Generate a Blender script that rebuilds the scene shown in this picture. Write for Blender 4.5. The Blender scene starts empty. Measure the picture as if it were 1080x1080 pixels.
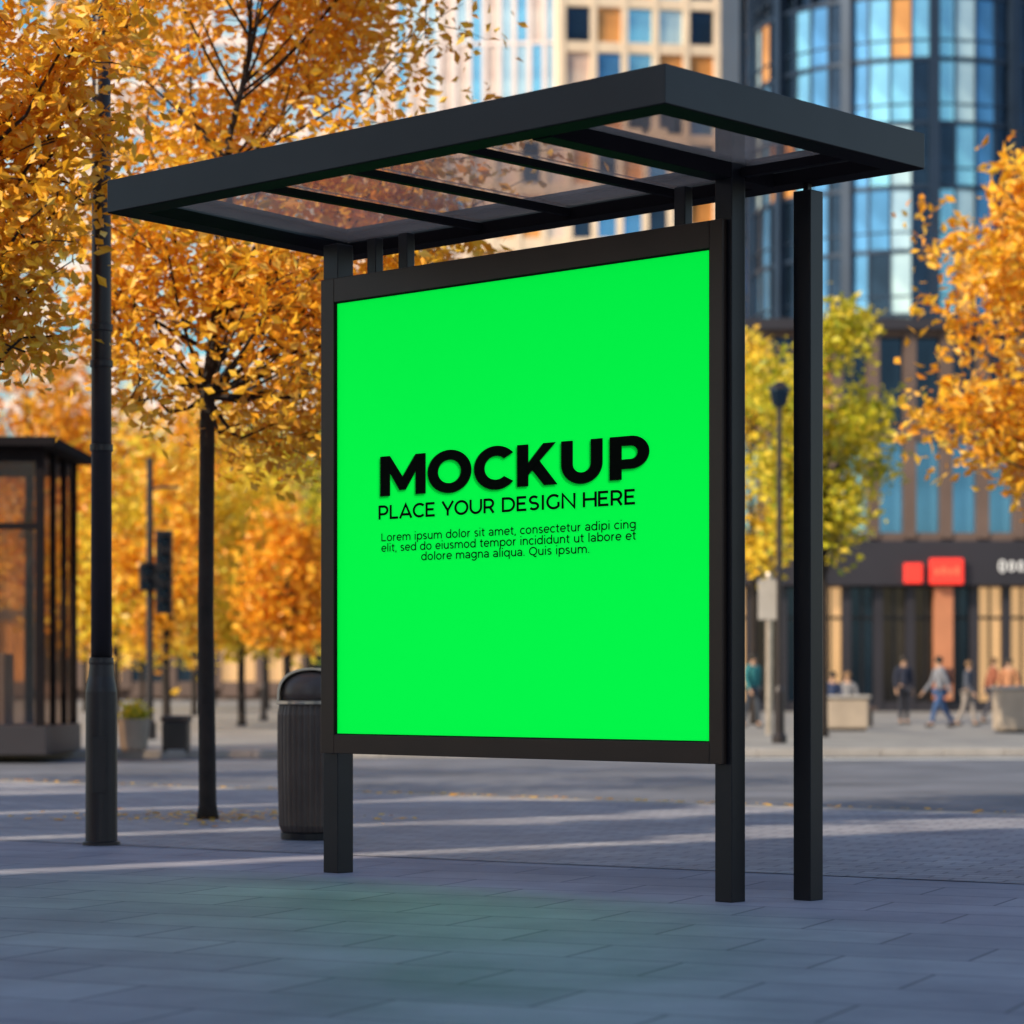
import bpy, math, random
from mathutils import Vector, Matrix
random.seed(7)
R=math.radians
scene=bpy.context.scene
col=scene.collection
F=2739.0; HZ=717.0; CH=1.1
def PX(px,d): return (px-540)/F*d
def PZ(py,d): return CH+(HZ-py)/F*d
# ---------------------------------------------------------------- materials
def newmat(name):
    m=bpy.data.materials.new(name); m.use_nodes=True
    nt=m.node_tree; b=nt.nodes['Principled BSDF']; return m,nt,b
def mat(name,c,rough=.6,metal=0.,var=.25,scale=4.,bump=0.,emis=None,es=0.,spec=.5):
    m,nt,b=newmat(name); N=nt.nodes; L=nt.links
    b.inputs['Roughness'].default_value=rough; b.inputs['Metallic'].default_value=metal
    b.inputs['Specular IOR Level'].default_value=spec
    tc=N.new('ShaderNodeTexCoord'); no=N.new('ShaderNodeTexNoise'); no.inputs['Scale'].default_value=scale; no.inputs['Detail'].default_value=6
    L.new(tc.outputs['Object'],no.inputs['Vector'])
    r=N.new('ShaderNodeValToRGB'); r.color_ramp.elements[0].position=.3; r.color_ramp.elements[1].position=.7
    r.color_ramp.elements[0].color=(*[x*(1-var) for x in c],1); r.color_ramp.elements[1].color=(*[min(1,x*(1+var)) for x in c],1)
    L.new(no.outputs['Fac'],r.inputs['Fac']); L.new(r.outputs['Color'],b.inputs['Base Color'])
    if bump:
        n2=N.new('ShaderNodeTexNoise'); n2.inputs['Scale'].default_value=scale*12; L.new(tc.outputs['Object'],n2.inputs['Vector'])
        bp=N.new('ShaderNodeBump'); bp.inputs['Strength'].default_value=bump; bp.inputs['Distance'].default_value=.02
        L.new(n2.outputs['Fac'],bp.inputs['Height']); L.new(bp.outputs['Normal'],b.inputs['Normal'])
    if emis: b.inputs['Emission Color'].default_value=(*emis,1); b.inputs['Emission Strength'].default_value=es
    return m
def leafmat(name,cols,trans=.45):
    m,nt,b=newmat(name); N=nt.nodes; L=nt.links
    g=N.new('ShaderNodeNewGeometry'); r=N.new('ShaderNodeValToRGB'); r.color_ramp.interpolation='LINEAR'
    while len(r.color_ramp.elements)<len(cols): r.color_ramp.elements.new(.5)
    for i,c in enumerate(cols):
        r.color_ramp.elements[i].position=i/(len(cols)-1); r.color_ramp.elements[i].color=(*c,1)
    L.new(g.outputs['Random Per Island'],r.inputs['Fac'])
    b.inputs['Roughness'].default_value=.42; L.new(r.outputs['Color'],b.inputs['Base Color'])
    t=N.new('ShaderNodeBsdfTranslucent'); L.new(r.outputs['Color'],t.inputs['Color'])
    mx=N.new('ShaderNodeMixShader'); mx.inputs[0].default_value=trans
    L.new(b.outputs[0],mx.inputs[1]); L.new(t.outputs[0],mx.inputs[2]); L.new(mx.outputs[0],N['Material Output'].inputs['Surface'])
    return m
def paver(name,c1,c2,mortar,rot,bw,bh,rough=.5,ms=.007):
    m,nt,b=newmat(name); N=nt.nodes; L=nt.links; b.inputs['Specular IOR Level'].default_value=.3
    tc=N.new('ShaderNodeTexCoord'); mp=N.new('ShaderNodeMapping'); mp.inputs['Rotation'].default_value=(0,0,rot)
    L.new(tc.outputs['Object'],mp.inputs['Vector'])
    br=N.new('ShaderNodeTexBrick'); br.inputs['Scale'].default_value=1; br.inputs['Brick Width'].default_value=bw; br.inputs['Row Height'].default_value=bh
    br.inputs['Mortar Size'].default_value=ms; br.inputs['Mortar Smooth'].default_value=.4; br.inputs['Bias'].default_value=0
    br.inputs['Color1'].default_value=(*c1,1); br.inputs['Color2'].default_value=(*c2,1); br.inputs['Mortar'].default_value=(*mortar,1)
    L.new(mp.outputs[0],br.inputs['Vector'])
    no=N.new('ShaderNodeTexNoise'); no.inputs['Scale'].default_value=.9; no.inputs['Detail'].default_value=9; no.inputs['Roughness'].default_value=.65; L.new(tc.outputs['Object'],no.inputs['Vector'])
    rp=N.new('ShaderNodeValToRGB'); rp.color_ramp.elements[0].position=.32; rp.color_ramp.elements[1].position=.66
    rp.color_ramp.elements[0].color=(.58,.59,.64,1); rp.color_ramp.elements[1].color=(1.0,1.0,1.0,1); L.new(no.outputs['Fac'],rp.inputs['Fac'])
    mu=N.new('ShaderNodeMix'); mu.data_type='RGBA'; mu.blend_type='MULTIPLY'; mu.inputs[0].default_value=1
    L.new(br.outputs['Color'],mu.inputs[6]); L.new(rp.outputs['Color'],mu.inputs[7]); L.new(mu.outputs[2],b.inputs['Base Color'])
    n2=N.new('ShaderNodeTexNoise'); n2.inputs['Scale'].default_value=50; n2.inputs['Detail'].default_value=6; L.new(tc.outputs['Object'],n2.inputs['Vector'])
    ad=N.new('ShaderNodeMath'); ad.operation='MULTIPLY_ADD'; ad.inputs[1].default_value=.5; L.new(n2.outputs['Fac'],ad.inputs[0])
    iv=N.new('ShaderNodeMath'); iv.operation='SUBTRACT'; iv.inputs[0].default_value=1; L.new(br.outputs['Fac'],iv.inputs[1]); L.new(iv.outputs[0],ad.inputs[2])
    bp=N.new('ShaderNodeBump'); bp.inputs['Strength'].default_value=.6; bp.inputs['Distance'].default_value=.007; L.new(ad.outputs[0],bp.inputs['Height']); L.new(bp.outputs[0],b.inputs['Normal'])
    rr=N.new('ShaderNodeMapRange'); rr.inputs[3].default_value=rough-.12; rr.inputs[4].default_value=rough+.15; L.new(no.outputs['Fac'],rr.inputs[0]); L.new(rr.outputs[0],b.inputs['Roughness'])
    return m
M={}
M['metal']=mat('dark_metal',(.018,.018,.023),.32,.4,.12,3)
M['matte']=mat('matte_dark_metal',(.014,.012,.014),.9,0,.12,3,spec=.05)
M['metal2']=mat('brown_black_metal',(.036,.021,.017),.32,.35,.12,3)
M['pole']=mat('pole_paint',(.03,.024,.026),.4,.3,.2,2)
M['steel']=mat('bin_steel',(.55,.48,.42),.3,.8,.15,6)
M['ribbed']=mat('bin_brown',(.12,.09,.078),.4,.3,.2,4)
M['pave']=paver('paving_slabs',(.34,.335,.415),(.40,.395,.47),(.15,.15,.20),R(24),1.0,.5,.66,.008)
M['cobble']=paver('small_setts',(.31,.31,.37),(.44,.435,.48),(.15,.15,.18),R(24),.30,.15,.55,.009)
M['plaza']=paver('plaza_slabs',(.35,.33,.31),(.42,.40,.37),(.25,.24,.23),R(5),1.2,.6,.6)
M['asphalt']=mat('asphalt',(.15,.155,.185),.6,0,.35,.7,.4)
M['kerb']=mat('kerb_stone',(.40,.37,.35),.7,0,.2,2,.3)
M['paint']=mat('road_paint',(.75,.74,.7),.6,0,.12,3)
M['bark']=mat('bark',(.022,.015,.013),.85,0,.4,8,.6)
M['gold']=leafmat('gold_leaves',[(.86,.36,.012),(.96,.54,.025),(.98,.62,.05),(.8,.30,.01),(.99,.72,.14)],.32)
M['orange']=leafmat('orange_leaves',[(.82,.30,.01),(.94,.46,.02),(.97,.55,.04),(.76,.26,.008)],.32)
M['yellow']=leafmat('yellow_leaves',[(.87,.60,.03),(.96,.70,.05),(.75,.60,.05),(.96,.55,.03)],.32)
M['ygreen']=leafmat('yellow_green_leaves',[(.36,.40,.02),(.72,.62,.03),(.87,.65,.04),(.22,.29,.015),(.92,.66,.05)],.32)
M['black']=mat('black_ink',(.003,.005,.003),.8,0,.05,3,spec=.05)
M['cream']=mat('cream_stone',(.82,.66,.50),.7,0,.12,.3,.1)
M['brownstone']=mat('brown_stone',(.13,.085,.07),.6,0,.25,.4,.1)
M['darkstone']=mat('dark_cladding',(.03,.027,.036),.45,.1,.2,.4)
M['white']=mat('white_mullion',(.92,.78,.74),.5,0,.08,.5)
M['navyframe']=mat('navy_frame',(.022,.04,.075),.35,.4,.15,.5)
def glass(name,c,r=.12,metal=.75,e=None,es=0): return mat(name,c,r,metal,.35,.35,0,e,es)
G=[glass('glass_sky',(.30,.64,.93)),glass('glass_blue',(.11,.30,.52)),glass('glass_dark',(.022,.045,.08)),glass('glass_pale',(.60,.84,1.0),.2,.6),
   glass('glass_amber',(.82,.34,.10),.2,.3),glass('glass_rose',(.98,.62,.52),.2,.3),
   glass('glass_shop',(.05,.045,.045),.08,.5),glass('glass_lit',(.3,.18,.09),.3,.1,(1,.58,.25),.6)]
M['redsign']=mat('red_sign',(.7,.03,.02),.4,0,.05,2,0,(1,.05,.03),.75)
M['orangepanel']=mat('orange_panel',(.5,.2,.1),.5,0,.15,1,0,(1,.3,.1),.05)
M['whitesign']=mat('white_sign',(.8,.8,.8),.4,0,.05,2,0,(1,.95,.9),.5)
M['concrete']=mat('concrete',(.42,.34,.27),.8,0,.15,2,.2)
def clearglass(name,tint,fac,lo,hi,dif):
    m,nt,b=newmat(name); N=nt.nodes; L=nt.links
    tr=N.new('ShaderNodeBsdfTransparent'); tr.inputs[0].default_value=(*tint,1)
    gl=N.new('ShaderNodeBsdfGlossy'); gl.inputs['Roughness'].default_value=.08; gl.inputs[0].default_value=(.9,.9,.95,1)
    df=N.new('ShaderNodeBsdfTranslucent'); df.inputs[0].default_value=(*dif,1)
    tc=N.new('ShaderNodeTexCoord'); no=N.new('ShaderNodeTexNoise'); no.inputs['Scale'].default_value=1.2; no.inputs['Detail'].default_value=5; L.new(tc.outputs['Object'],no.inputs['Vector'])
    mr=N.new('ShaderNodeMapRange'); mr.inputs[3].default_value=lo; mr.inputs[4].default_value=hi; L.new(no.outputs['Fac'],mr.inputs[0])
    m1=N.new('ShaderNodeMixShader'); L.new(mr.outputs[0],m1.inputs[0]); L.new(tr.outputs[0],m1.inputs[1]); L.new(df.outputs[0],m1.inputs[2])
    m2=N.new('ShaderNodeMixShader'); m2.inputs[0].default_value=fac; L.new(m1.outputs[0],m2.inputs[1]); L.new(gl.outputs[0],m2.inputs[2])
    L.new(m2.outputs[0],N['Material Output'].inputs['Surface']); return m
M['roofglass']=clearglass('roof_glass',(.76,.69,.66),.07,.04,.24,(.9,.76,.68))
M['kioskglass']=clearglass('kiosk_glass',(.86,.80,.75),.10,0,.01,(.5,.5,.5))
# poster
m,nt,b=newmat('green_backlit_poster'); b.inputs['Base Color'].default_value=(0.0,.7,.05,1); b.inputs['Roughness'].default_value=.7
b.inputs['Emission Color'].default_value=(0,1,.065,1); b.inputs['Emission Strength'].default_value=.70; b.inputs['Specular IOR Level'].default_value=.05
M['poster']=m
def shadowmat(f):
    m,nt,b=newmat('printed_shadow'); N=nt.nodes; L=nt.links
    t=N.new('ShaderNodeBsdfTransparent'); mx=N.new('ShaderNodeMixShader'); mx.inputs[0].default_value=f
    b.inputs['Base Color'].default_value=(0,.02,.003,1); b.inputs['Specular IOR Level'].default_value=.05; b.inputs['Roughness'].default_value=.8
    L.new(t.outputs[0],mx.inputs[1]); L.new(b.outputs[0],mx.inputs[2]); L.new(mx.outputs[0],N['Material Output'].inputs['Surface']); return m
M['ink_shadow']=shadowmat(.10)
# ---------------------------------------------------------------- mesh builder
class MB:
    def __init__(s): s.v=[]; s.f=[]
    def add(s,vs,fs):
        o=len(s.v); s.v+=[tuple(v) for v in vs]; s.f+=[tuple(i+o for i in f) for f in fs]; return s
    def box(s,x0,x1,y0,y1,z0,z1):
        return s.add([(x0,y0,z0),(x1,y0,z0),(x1,y1,z0),(x0,y1,z0),(x0,y0,z1),(x1,y0,z1),(x1,y1,z1),(x0,y1,z1)],
          [(0,3,2,1),(4,5,6,7),(0,1,5,4),(1,2,6,5),(2,3,7,6),(3,0,4,7)])
    def prism(s,poly,z0,z1):
        n=len(poly); vs=[(x,y,z0) for x,y in poly]+[(x,y,z1) for x,y in poly]
        return s.add(vs,[tuple(range(n))[::-1],tuple(range(n,2*n))]+[(i,(i+1)%n,n+(i+1)%n,n+i) for i in range(n)])
    def tube(s,pts,rad,n=8,caps=True):
        pts=[Vector(p) for p in pts]; vs=[]; a0=None
        for i,p in enumerate(pts):
            d=(pts[min(i+1,len(pts)-1)]-pts[max(i-1,0)]).normalized()
            if a0 is None: a=d.cross(Vector((0,0,1))) if abs(d.z)<.95 else d.cross(Vector((0,1,0)))
            else: a=a0-d*a0.dot(d)
            a.normalize(); a0=a; bb=d.cross(a)
            for k in range(n):
                t=2*math.pi*k/n; vs.append(p+rad[i]*(math.cos(t)*a+math.sin(t)*bb))
        fs=[]
        for i in range(len(pts)-1):
            for k in range(n): fs.append((i*n+k,i*n+(k+1)%n,(i+1)*n+(k+1)%n,(i+1)*n+k))
        if caps: fs+= [tuple(range(n))[::-1],tuple(range((len(pts)-1)*n,len(pts)*n))]
        return s.add(vs,fs)
    def lathe(s,prof,cx=0,cy=0,n=32,rib=0.,nrib=0):
        vs=[]
        for r,z in prof:
            for k in range(n):
                t=2*math.pi*k/n; rr=r*(1+(rib if (nrib and (k*nrib*2//n)%2) else 0)); vs.append((cx+rr*math.cos(t),cy+rr*math.sin(t),z))
        fs=[(i*n+k,i*n+(k+1)%n,(i+1)*n+(k+1)%n,(i+1)*n+k) for i in range(len(prof)-1) for k in range(n)]
        fs+=[tuple(range(n))[::-1],tuple(range((len(prof)-1)*n,len(prof)*n))]
        return s.add(vs,fs)
    def build(s,name,m,parent=None,bevel=0,smooth=False,loc=None):
        me=bpy.data.meshes.new(name); me.from_pydata(s.v,[],s.f); me.update(); me.materials.append(m)
        if smooth: me.shade_smooth()
        o=bpy.data.objects.new(name,me); col.objects.link(o)
        if parent: o.parent=parent
        if loc: o.location=loc
        if bevel:
            b=o.modifiers.new('bevel','BEVEL'); b.width=bevel; b.segments=2; b.limit_method='ANGLE'
        return o
def tag(o,label=None,cat=None,group=None,kind=None):
    if label:o['label']=label
    if cat:o['category']=cat
    if group:o['group']=group
    if kind:o['kind']=kind
    return o
def empty(name,loc,rz,label,cat,group=None):
    o=bpy.data.objects.new(name,None); col.objects.link(o); o.location=loc; o.rotation_euler=(0,0,rz); o.empty_display_size=.2
    return tag(o,label,cat,group)
# ---------------------------------------------------------------- ground
tag(MB().add([(-900,-200,-.135),(900,-200,-.135),(900,1500,-.135),(-900,1500,-.135)],[(0,1,2,3)]).build('ground',M['asphalt']),kind='structure')
tag(MB().prism([(-60,-45),(30,-45),(30,2.5),(-14,34),(-60,34)],-.13,0).build('pavement',M['pave']),kind='structure')
dv=Vector((44,-31.5)).normalized(); nv=Vector((-dv.y,dv.x)); 
def along(s,off): 
    p=Vector((-14,34))+dv*s+nv*off; return (p.x,p.y)
tag(MB().add([(*along(0,-.03),.004),(*along(0,-8.4),.004),(*along(30,-6.2),.004),(*along(54,-5.0),.004),(*along(54,-.03),.004)],[(0,1,2,3,4)]).build('sett_paving',M['cobble']),kind='structure')
kb=MB()
for i in range(54): kb.prism([along(i*1.0+.004,.004),along(i*1.0+.992,.004),along(i*1.0+.992,.25),along(i*1.0+.004,.25)],-.13,.004)
tag(kb.build('kerb',M['kerb'],bevel=.012),kind='structure')
tag(MB().prism([(-60,36.5),(60,46),(60,300),(-60,300)],-.13,0).build('plaza',M['plaza']),kind='structure')
kb=MB()
fd=Vector((120,9.5)).normalized()
for i in range(60):
    a=Vector((-30,36.5+30*9.5/120))+fd*i; b2=a+fd*.99; n2=Vector((fd.y,-fd.x))*.25
    kb.prism([(a.x,a.y-.004),(a.x+n2.x,a.y+n2.y),(b2.x+n2.x,b2.y+n2.y),(b2.x,b2.y-.004)],-.13,.004)
tag(kb.build('far_kerb',M['kerb'],bevel=.012),kind='structure')
tag(MB().add([(-60,34.2,-.129),(-14,34.2,-.129),(31,2.3,-.129),(60,2.3,-.129),(60,45.7,-.129),(-60,36.2,-.129)],[(0,1,2,3,4,5)]).build('road',M['asphalt']),kind='structure')
lm=MB(); lm.add([(2,39.6,-.124),(40,42.6,-.124),(40,43.2,-.124),(2,40.2,-.124)],[(0,1,2,3)])
tag(lm.build('edge_line_marking',M['paint']),kind='structure')
# ---------------------------------------------------------------- shelter
c_,s_=.7305,.683; OX,OY=1.037,12.8
sh=empty('bus_shelter',(OX,OY,0),-math.atan2(s_,c_),'black metal bus shelter with flat glazed roof and bright green advertising panel','bus shelter')
def lx(px,yl):
    q=(px-540)/F; return (q*(OY+c_*yl)-OX-s_*yl)/(c_+s_*q)
B=.004
MB().box(-.078,.03,.038,.145,0,3.86).build('post',M['metal'],sh,B)
MB().box(-2.93,-2.81,.038,.16,0,3.58).build('post',M['metal'],sh,B)
MB().box(.145,.252,.385,.49,0,3.54).build('post',M['metal'],sh,B)
MB().box(.18,.21,.42,.45,3.54,3.58).build('post_pin',M['metal'],sh)
oc=[(.83,-1.44),(.83,.53),(-3.25,.53),(-3.02,-1.44)]
Z0,Z1=3.585,3.755
def ring(mb,o,i,z0,z1):
    n=len(o); vs=[(x,y,z0) for x,y in o]+[(x,y,z0) for x,y in i]+[(x,y,z1) for x,y in o]+[(x,y,z1) for x,y in i]; fs=[]
    for k in range(n):
        j=(k+1)%n
        fs+=[(k,n+k,n+j,j),(2*n+k,2*n+j,3*n+j,3*n+k),(k,j,2*n+j,2*n+k),(n+k,3*n+k,3*n+j,n+j)]
    mb.add(vs,fs)
def off(o,d): 
    sx=[-1,-1,1,1]; sy=[1,-1,-1,1]; return [(x+sx[i]*d,y+sy[i]*d) for i,(x,y) in enumerate(o)]
rf=MB(); ring(rf,oc,off(oc,.05),Z0,Z1); rf.build('roof_fascia',M['metal'],sh,.002)
rg=MB(); ring(rg,off(oc,.003),off(oc,.15),Z0-.004,Z0-.0006); rg.build('soffit_trim',M['matte'],sh)
rg=MB(); ring(rg,off(oc,.0505),off(oc,.15),Z0,Z0+.060); rg.build('roof_frame',M['matte'],sh)
rg=MB(); ring(rg,off(oc,.052),off(oc,.10),Z1-.03,Z1-.004); rg.build('roof_flashing',M['matte'],sh,B)
bars=[-2.02,-1.36,-.6]
for bx in bars: MB().box(bx-.02,bx+.02,-1.288,.378,Z0+.015,Z0+.055).build('roof_glazing_bar',M['matte'],sh,.003)
MB().box(-.09,.03,-1.288,.034,Z0-.01,Z0+.10).build('roof_beam',M['matte'],sh,B)
MB().box(-.09,.03,.149,.378,Z0-.01,Z0+.10).build('roof_beam',M['matte'],sh,B)
MB().box(.034,.678,.1,.15,Z0+.005,Z0+.05).build('roof_glazing_bar',M['matte'],sh,.003)
edges=[-3.04]+bars+[-.05,.68]
zg=Z0+.066
for i in range(5):
    a,b2=edges[i],edges[i+1]
    xl=a+.005 if i<4 else .034; xr=b2-.005 if i<3 else (b2-.045 if i==3 else b2)
    if i==0: poly=[(-2.86,-1.28),(xr,-1.28),(xr,.37),(-3.07,.37)]
    else: poly=[(xl,-1.28),(xr,-1.28),(xr,.37),(xl,.37)]
    MB().prism(poly,zg,zg+.012).build('roof_glass',M['roofglass'],sh)
for px in (399,432,724):
    x=lx(px,.1); MB().box(x-.035,x+.035,.045,.105,3.377,3.578).build('roof_bracket',M['metal'],sh,B)
PXL,PXR,PZ0,PZ1=-2.91,0.,.683,3.375
gl_,gr_=lx(352,.0),lx(748,.0); gz0,gz1=.79,3.238
pf=MB()
pf.box(PXL,gl_,0,.035,PZ0,PZ1).box(gr_,PXR,0,.035,PZ0,PZ1).box(gl_,gr_,0.0,.035,PZ0,gz0).box(gl_,gr_,0.0,.035,gz1,PZ1)
panel=pf.build('advertising_panel',M['metal2'],sh,.0035)
ip=MB()
def ringz(mb,x0,x1,z0,z1,t,y0,y1):
    mb.box(x0,x0+t,y0,y1,z0,z1).box(x1-t,x1,y0,y1,z0,z1).box(x0+t,x1-t,y0,y1,z0,z0+t).box(x0+t,x1-t,y0,y1,z1-t,z1)
ringz(ip,gl_+.0005,gr_-.0005,gz0+.0005,gz1-.0005,.006,.006,.022); ip.build('panel_lip',M['matte'],panel)
MB().box(gl_+.001,gr_-.001,.0245,.033,gz0+.001,gz1-.001).build('poster',M['poster'],panel)
MB().box(PXL+.02,PXR-.02,.0352,.0372,PZ0+.02,PZ1-.02).build('back_panel',M['metal'],panel)
def arcpts(cx,cy,rx,ry,a0,a1,n=28): return [(cx+rx*math.cos(R(a0+(a1-a0)*i/n)),cy+ry*math.sin(R(a0+(a1-a0)*i/n))) for i in range(n+1)]
def band(mb,o,i,T):
    vs=[T(p) for p in o]+[T(p) for p in i]; n=len(o)
    mb.add(vs,[(k,k+1,n+k+1,n+k) for k in range(n-1)])
def headline(T,mb):
    def poly(p): mb.add([T(q) for q in p],[tuple(range(len(p)))])
    w=.27
    poly([(0,0),(w,0),(w,.58),(w,1),(0,1)]); poly([(.95,0),(.95+w,0),(.95+w,1),(.95,1),(.95,.58)])
    poly([(w*.99,1),(w*.99,.56),(.52,.13),(.69,.13),(.605,.47)]); poly([(.951,1),(.605,.47),(.69,.13),(.951,.56)])
    x=1.27
    band(mb,arcpts(x+.57,.5,.57,.53,0,360,48),arcpts(x+.57,.5,.295,.285,0,360,48),T)
    x=2.47
    band(mb,arcpts(x+.56,.5,.56,.53,40,320,40),arcpts(x+.56,.5,.29,.285,47,313,40),T)
    x=3.55; w=.28
    poly([(x,0),(x+w,0),(x+w,1),(x,1)])
    poly([(x+w-.01,.25),(x+w-.01,.56),(x+.64,1),(x+.95,1),(x+.54,.57),(x+.42,.43)])
    poly([(x+.53,.62),(x+.34,.42),(x+.66,0),(x+.99,0)])
    x=4.62
    o=[(x,1)]+arcpts(x+.49,.45,.49,.48,180,360,30)+[(x+.98,1)]; i=[(x+w,1)]+arcpts(x+.49,.45,.21,.21,180,360,30)+[(x+.98-w,1)]
    band(mb,o,i,T)
    x=5.76
    poly([(x,0),(x+w,0),(x+w,1),(x,1)])
    o=[(x+w-.01,1)]+arcpts(x+.5,.62,.41,.38,90,-90,24)+[(x+w-.01,.24)]; i=[(x+w-.01,.775)]+arcpts(x+.49,.62,.15,.15,90,-90,24)+[(x+w-.01,.465)]
    band(mb,o,i,T)
YL=.0205
hx0,hx1=lx(401,YL),lx(685,YL)
def HT(dx,dz,yl): return lambda p:(hx0+dx+p[0]*(hx1-hx0)/6.67,yl,2.122+dz+p[1]*.222)
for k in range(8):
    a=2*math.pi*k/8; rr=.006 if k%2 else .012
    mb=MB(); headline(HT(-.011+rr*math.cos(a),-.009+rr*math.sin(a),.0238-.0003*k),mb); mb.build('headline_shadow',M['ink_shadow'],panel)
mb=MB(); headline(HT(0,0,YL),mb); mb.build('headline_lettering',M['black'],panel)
def stroke(mb,pts,w,T):
    n=len(pts); L_=[];R_=[]
    P=[Vector(p) for p in pts]; closed=(P[0]-P[-1]).length<1e-4
    for i in range(n):
        a=P[i-1] if i>0 else (P[-2] if closed else None); c=P[i+1] if i<n-1 else (P[1] if closed else None)
        if a is None: d=(c-P[i]).normalized(); nn=Vector((-d.y,d.x)); k=1
        elif c is None: d=(P[i]-a).normalized(); nn=Vector((-d.y,d.x)); k=1
        else:
            d1=(P[i]-a).normalized(); d2=(c-P[i]).normalized(); n1=Vector((-d1.y,d1.x)); n2=Vector((-d2.y,d2.x)); nn=(n1+n2)
            nn=nn.normalized() if nn.length>1e-5 else n1; k=1/max(.5,nn.dot(n1))
        L_.append(P[i]+nn*w/2*k); R_.append(P[i]-nn*w/2*k)
    vs=[T(p) for p in L_]+[T(p) for p in R_]; mb.add(vs,[(i,i+1,n+i+1,n+i) for i in range(n-1)])
h=.08
GLY={'P':(.86,[[(.1,0),(.1,1)],[(.1,1-h)]+arcpts(.43,.645,.31,.27,90,-90,14)+[(.1,.375)]]),
'L':(.76,[[(.1,1),(.1,h),(.70,h)]]),
'A':(1.0,[[(.04,0),(.5,.96),(.96,0)],[(.19,.27),(.81,.27)]]),
'C':(.97,[arcpts(.56,.5,.46,.43,45,315,26)]),
'E':(.83,[[(.73,1-h),(.1,1-h),(.1,h),(.75,h)],[(.1,.51),(.66,.51)]]),
'Y':(.9,[[(.03,1),(.45,.36),(.87,1)],[(.45,0),(.45,.4)]]),
'O':(1.12,[arcpts(.56,.5,.46,.43,0,360,36)]),
'Q':(1.12,[arcpts(.56,.5,.46,.43,0,360,36),[(.55,.1),(.78,-.14),(1.0,-.12)]]),
'U':(1.02,[[(.1,1)]+arcpts(.5,.46,.4,.39,180,360,20)+[(.9,1)]]),
'R':(.9,[[(.1,0),(.1,1)],[(.1,1-h)]+arcpts(.43,.655,.31,.26,90,-90,14)+[(.1,.395)],[(.5,.39),(.78,0)]]),
'D':(1.05,[[(.1,0),(.1,1)],[(.1,1-h)]+arcpts(.48,.5,.45,.415,90,-90,20)+[(.1,h)]]),
'S':(.84,[arcpts(.42,.705,.29,.215,35,250,16)+arcpts(.42,.285,.30,.205,-290,-510,18)]),
'I':(.36,[[(.18,0),(.18,1)]]),
'G':(1.05,[arcpts(.56,.5,.46,.43,45,318,26)+[(.9,.48)]]),
'N':(1.04,[[(.1,0),(.1,.95),(.94,.05),(.94,1)]]),
'H':(1.02,[[(.1,0),(.1,1)],[(.92,0),(.92,1)],[(.1,.51),(.92,.51)]]),' ':(.38,[]),
'o':(.82,[arcpts(.40,.37,.31,.32,0,360,24)]),
'c':(.70,[arcpts(.40,.37,.31,.32,45,315,20)]),
'e':(.78,[arcpts(.40,.37,.31,.32,0,318,22),[(.1,.37),(.70,.37)]]),
'a':(.74,[arcpts(.34,.44,.27,.25,150,0,14)+[(.61,0)],arcpts(.35,.21,.26,.16,0,360,18)]),
'd':(.84,[arcpts(.40,.37,.31,.32,0,360,24),[(.71,0),(.71,1.06)]]),
'b':(.84,[arcpts(.45,.37,.31,.32,0,360,24),[(.13,0),(.13,1.06)]]),
'p':(.84,[arcpts(.45,.37,.31,.32,0,360,24),[(.13,-.3),(.13,.72)]]),
'q':(.84,[arcpts(.40,.37,.31,.32,0,360,24),[(.71,-.3),(.71,.72)]]),
'g':(.84,[arcpts(.40,.39,.31,.30,0,360,24),[(.71,.72),(.71,.0)]+arcpts(.41,0,.30,.25,0,-150,12)]),
'u':(.79,[[(.12,.73)]+arcpts(.39,.33,.27,.28,180,360,14)+[(.66,.73)],[(.66,0),(.66,.5)]]),
'n':(.78,[[(.13,0),(.13,.73)],[(.13,.38)]+arcpts(.39,.40,.26,.28,180,0,14)+[(.65,0)]]),
'm':(1.26,[[(.13,0),(.13,.73)],[(.13,.38)]+arcpts(.38,.40,.25,.28,180,0,14)+[(.63,0)],[(.63,.38)]+arcpts(.88,.40,.25,.28,180,0,14)+[(1.13,0)]]),
'r':(.50,[[(.13,0),(.13,.73)],[(.13,.38)]+arcpts(.41,.38,.28,.30,180,88,10)]),
't':(.50,[[(.22,.94),(.22,.2)]+arcpts(.38,.2,.16,.15,180,290,8),[(.03,.68),(.45,.68)]]),
'i':(.28,[[(.14,0),(.14,.73)],[(.14,.93),(.14,1.06)]]),
'l':(.28,[[(.14,0),(.14,1.06)]]),
's':(.62,[arcpts(.31,.54,.20,.145,35,250,12)+arcpts(.31,.2,.22,.145,-290,-510,14)]),
',':(.26,[[(.15,.1),(.08,-.16)]]),'.':(.26,[[(.13,0),(.13,.13)]])}
def typeset(name,S,xa,xb,zb,cap,w,gap=.05):
    tot=sum(GLY[c][0]+gap for c in S)-gap; mb=MB(); x=0
    for c in S:
        for st in GLY[c][1]: stroke(mb,st,w,lambda p:(xa+(x+p[0])*(xb-xa)/tot,YL,zb+p[1]*cap))
        x+=GLY[c][0]+gap
    mb.build(name,M['black'],panel)
typeset('subtitle_lettering','PLACE YOUR DESIGN HERE',lx(399,YL),lx(671,YL),1.993,.079,.175)
for s,a,b2,z in (('Lorem ipsum dolor sit amet, consectetur adipi cing',402,671,1.871),('elit, sed do eiusmod tempor incididunt ut labore et',402,671,1.813),('dolore magna aliqua. Quis ipsum.',444,622,1.756)):
    typeset('small_print_lettering',s,lx(a,YL),lx(b2,YL),z,.045,.145)
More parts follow.
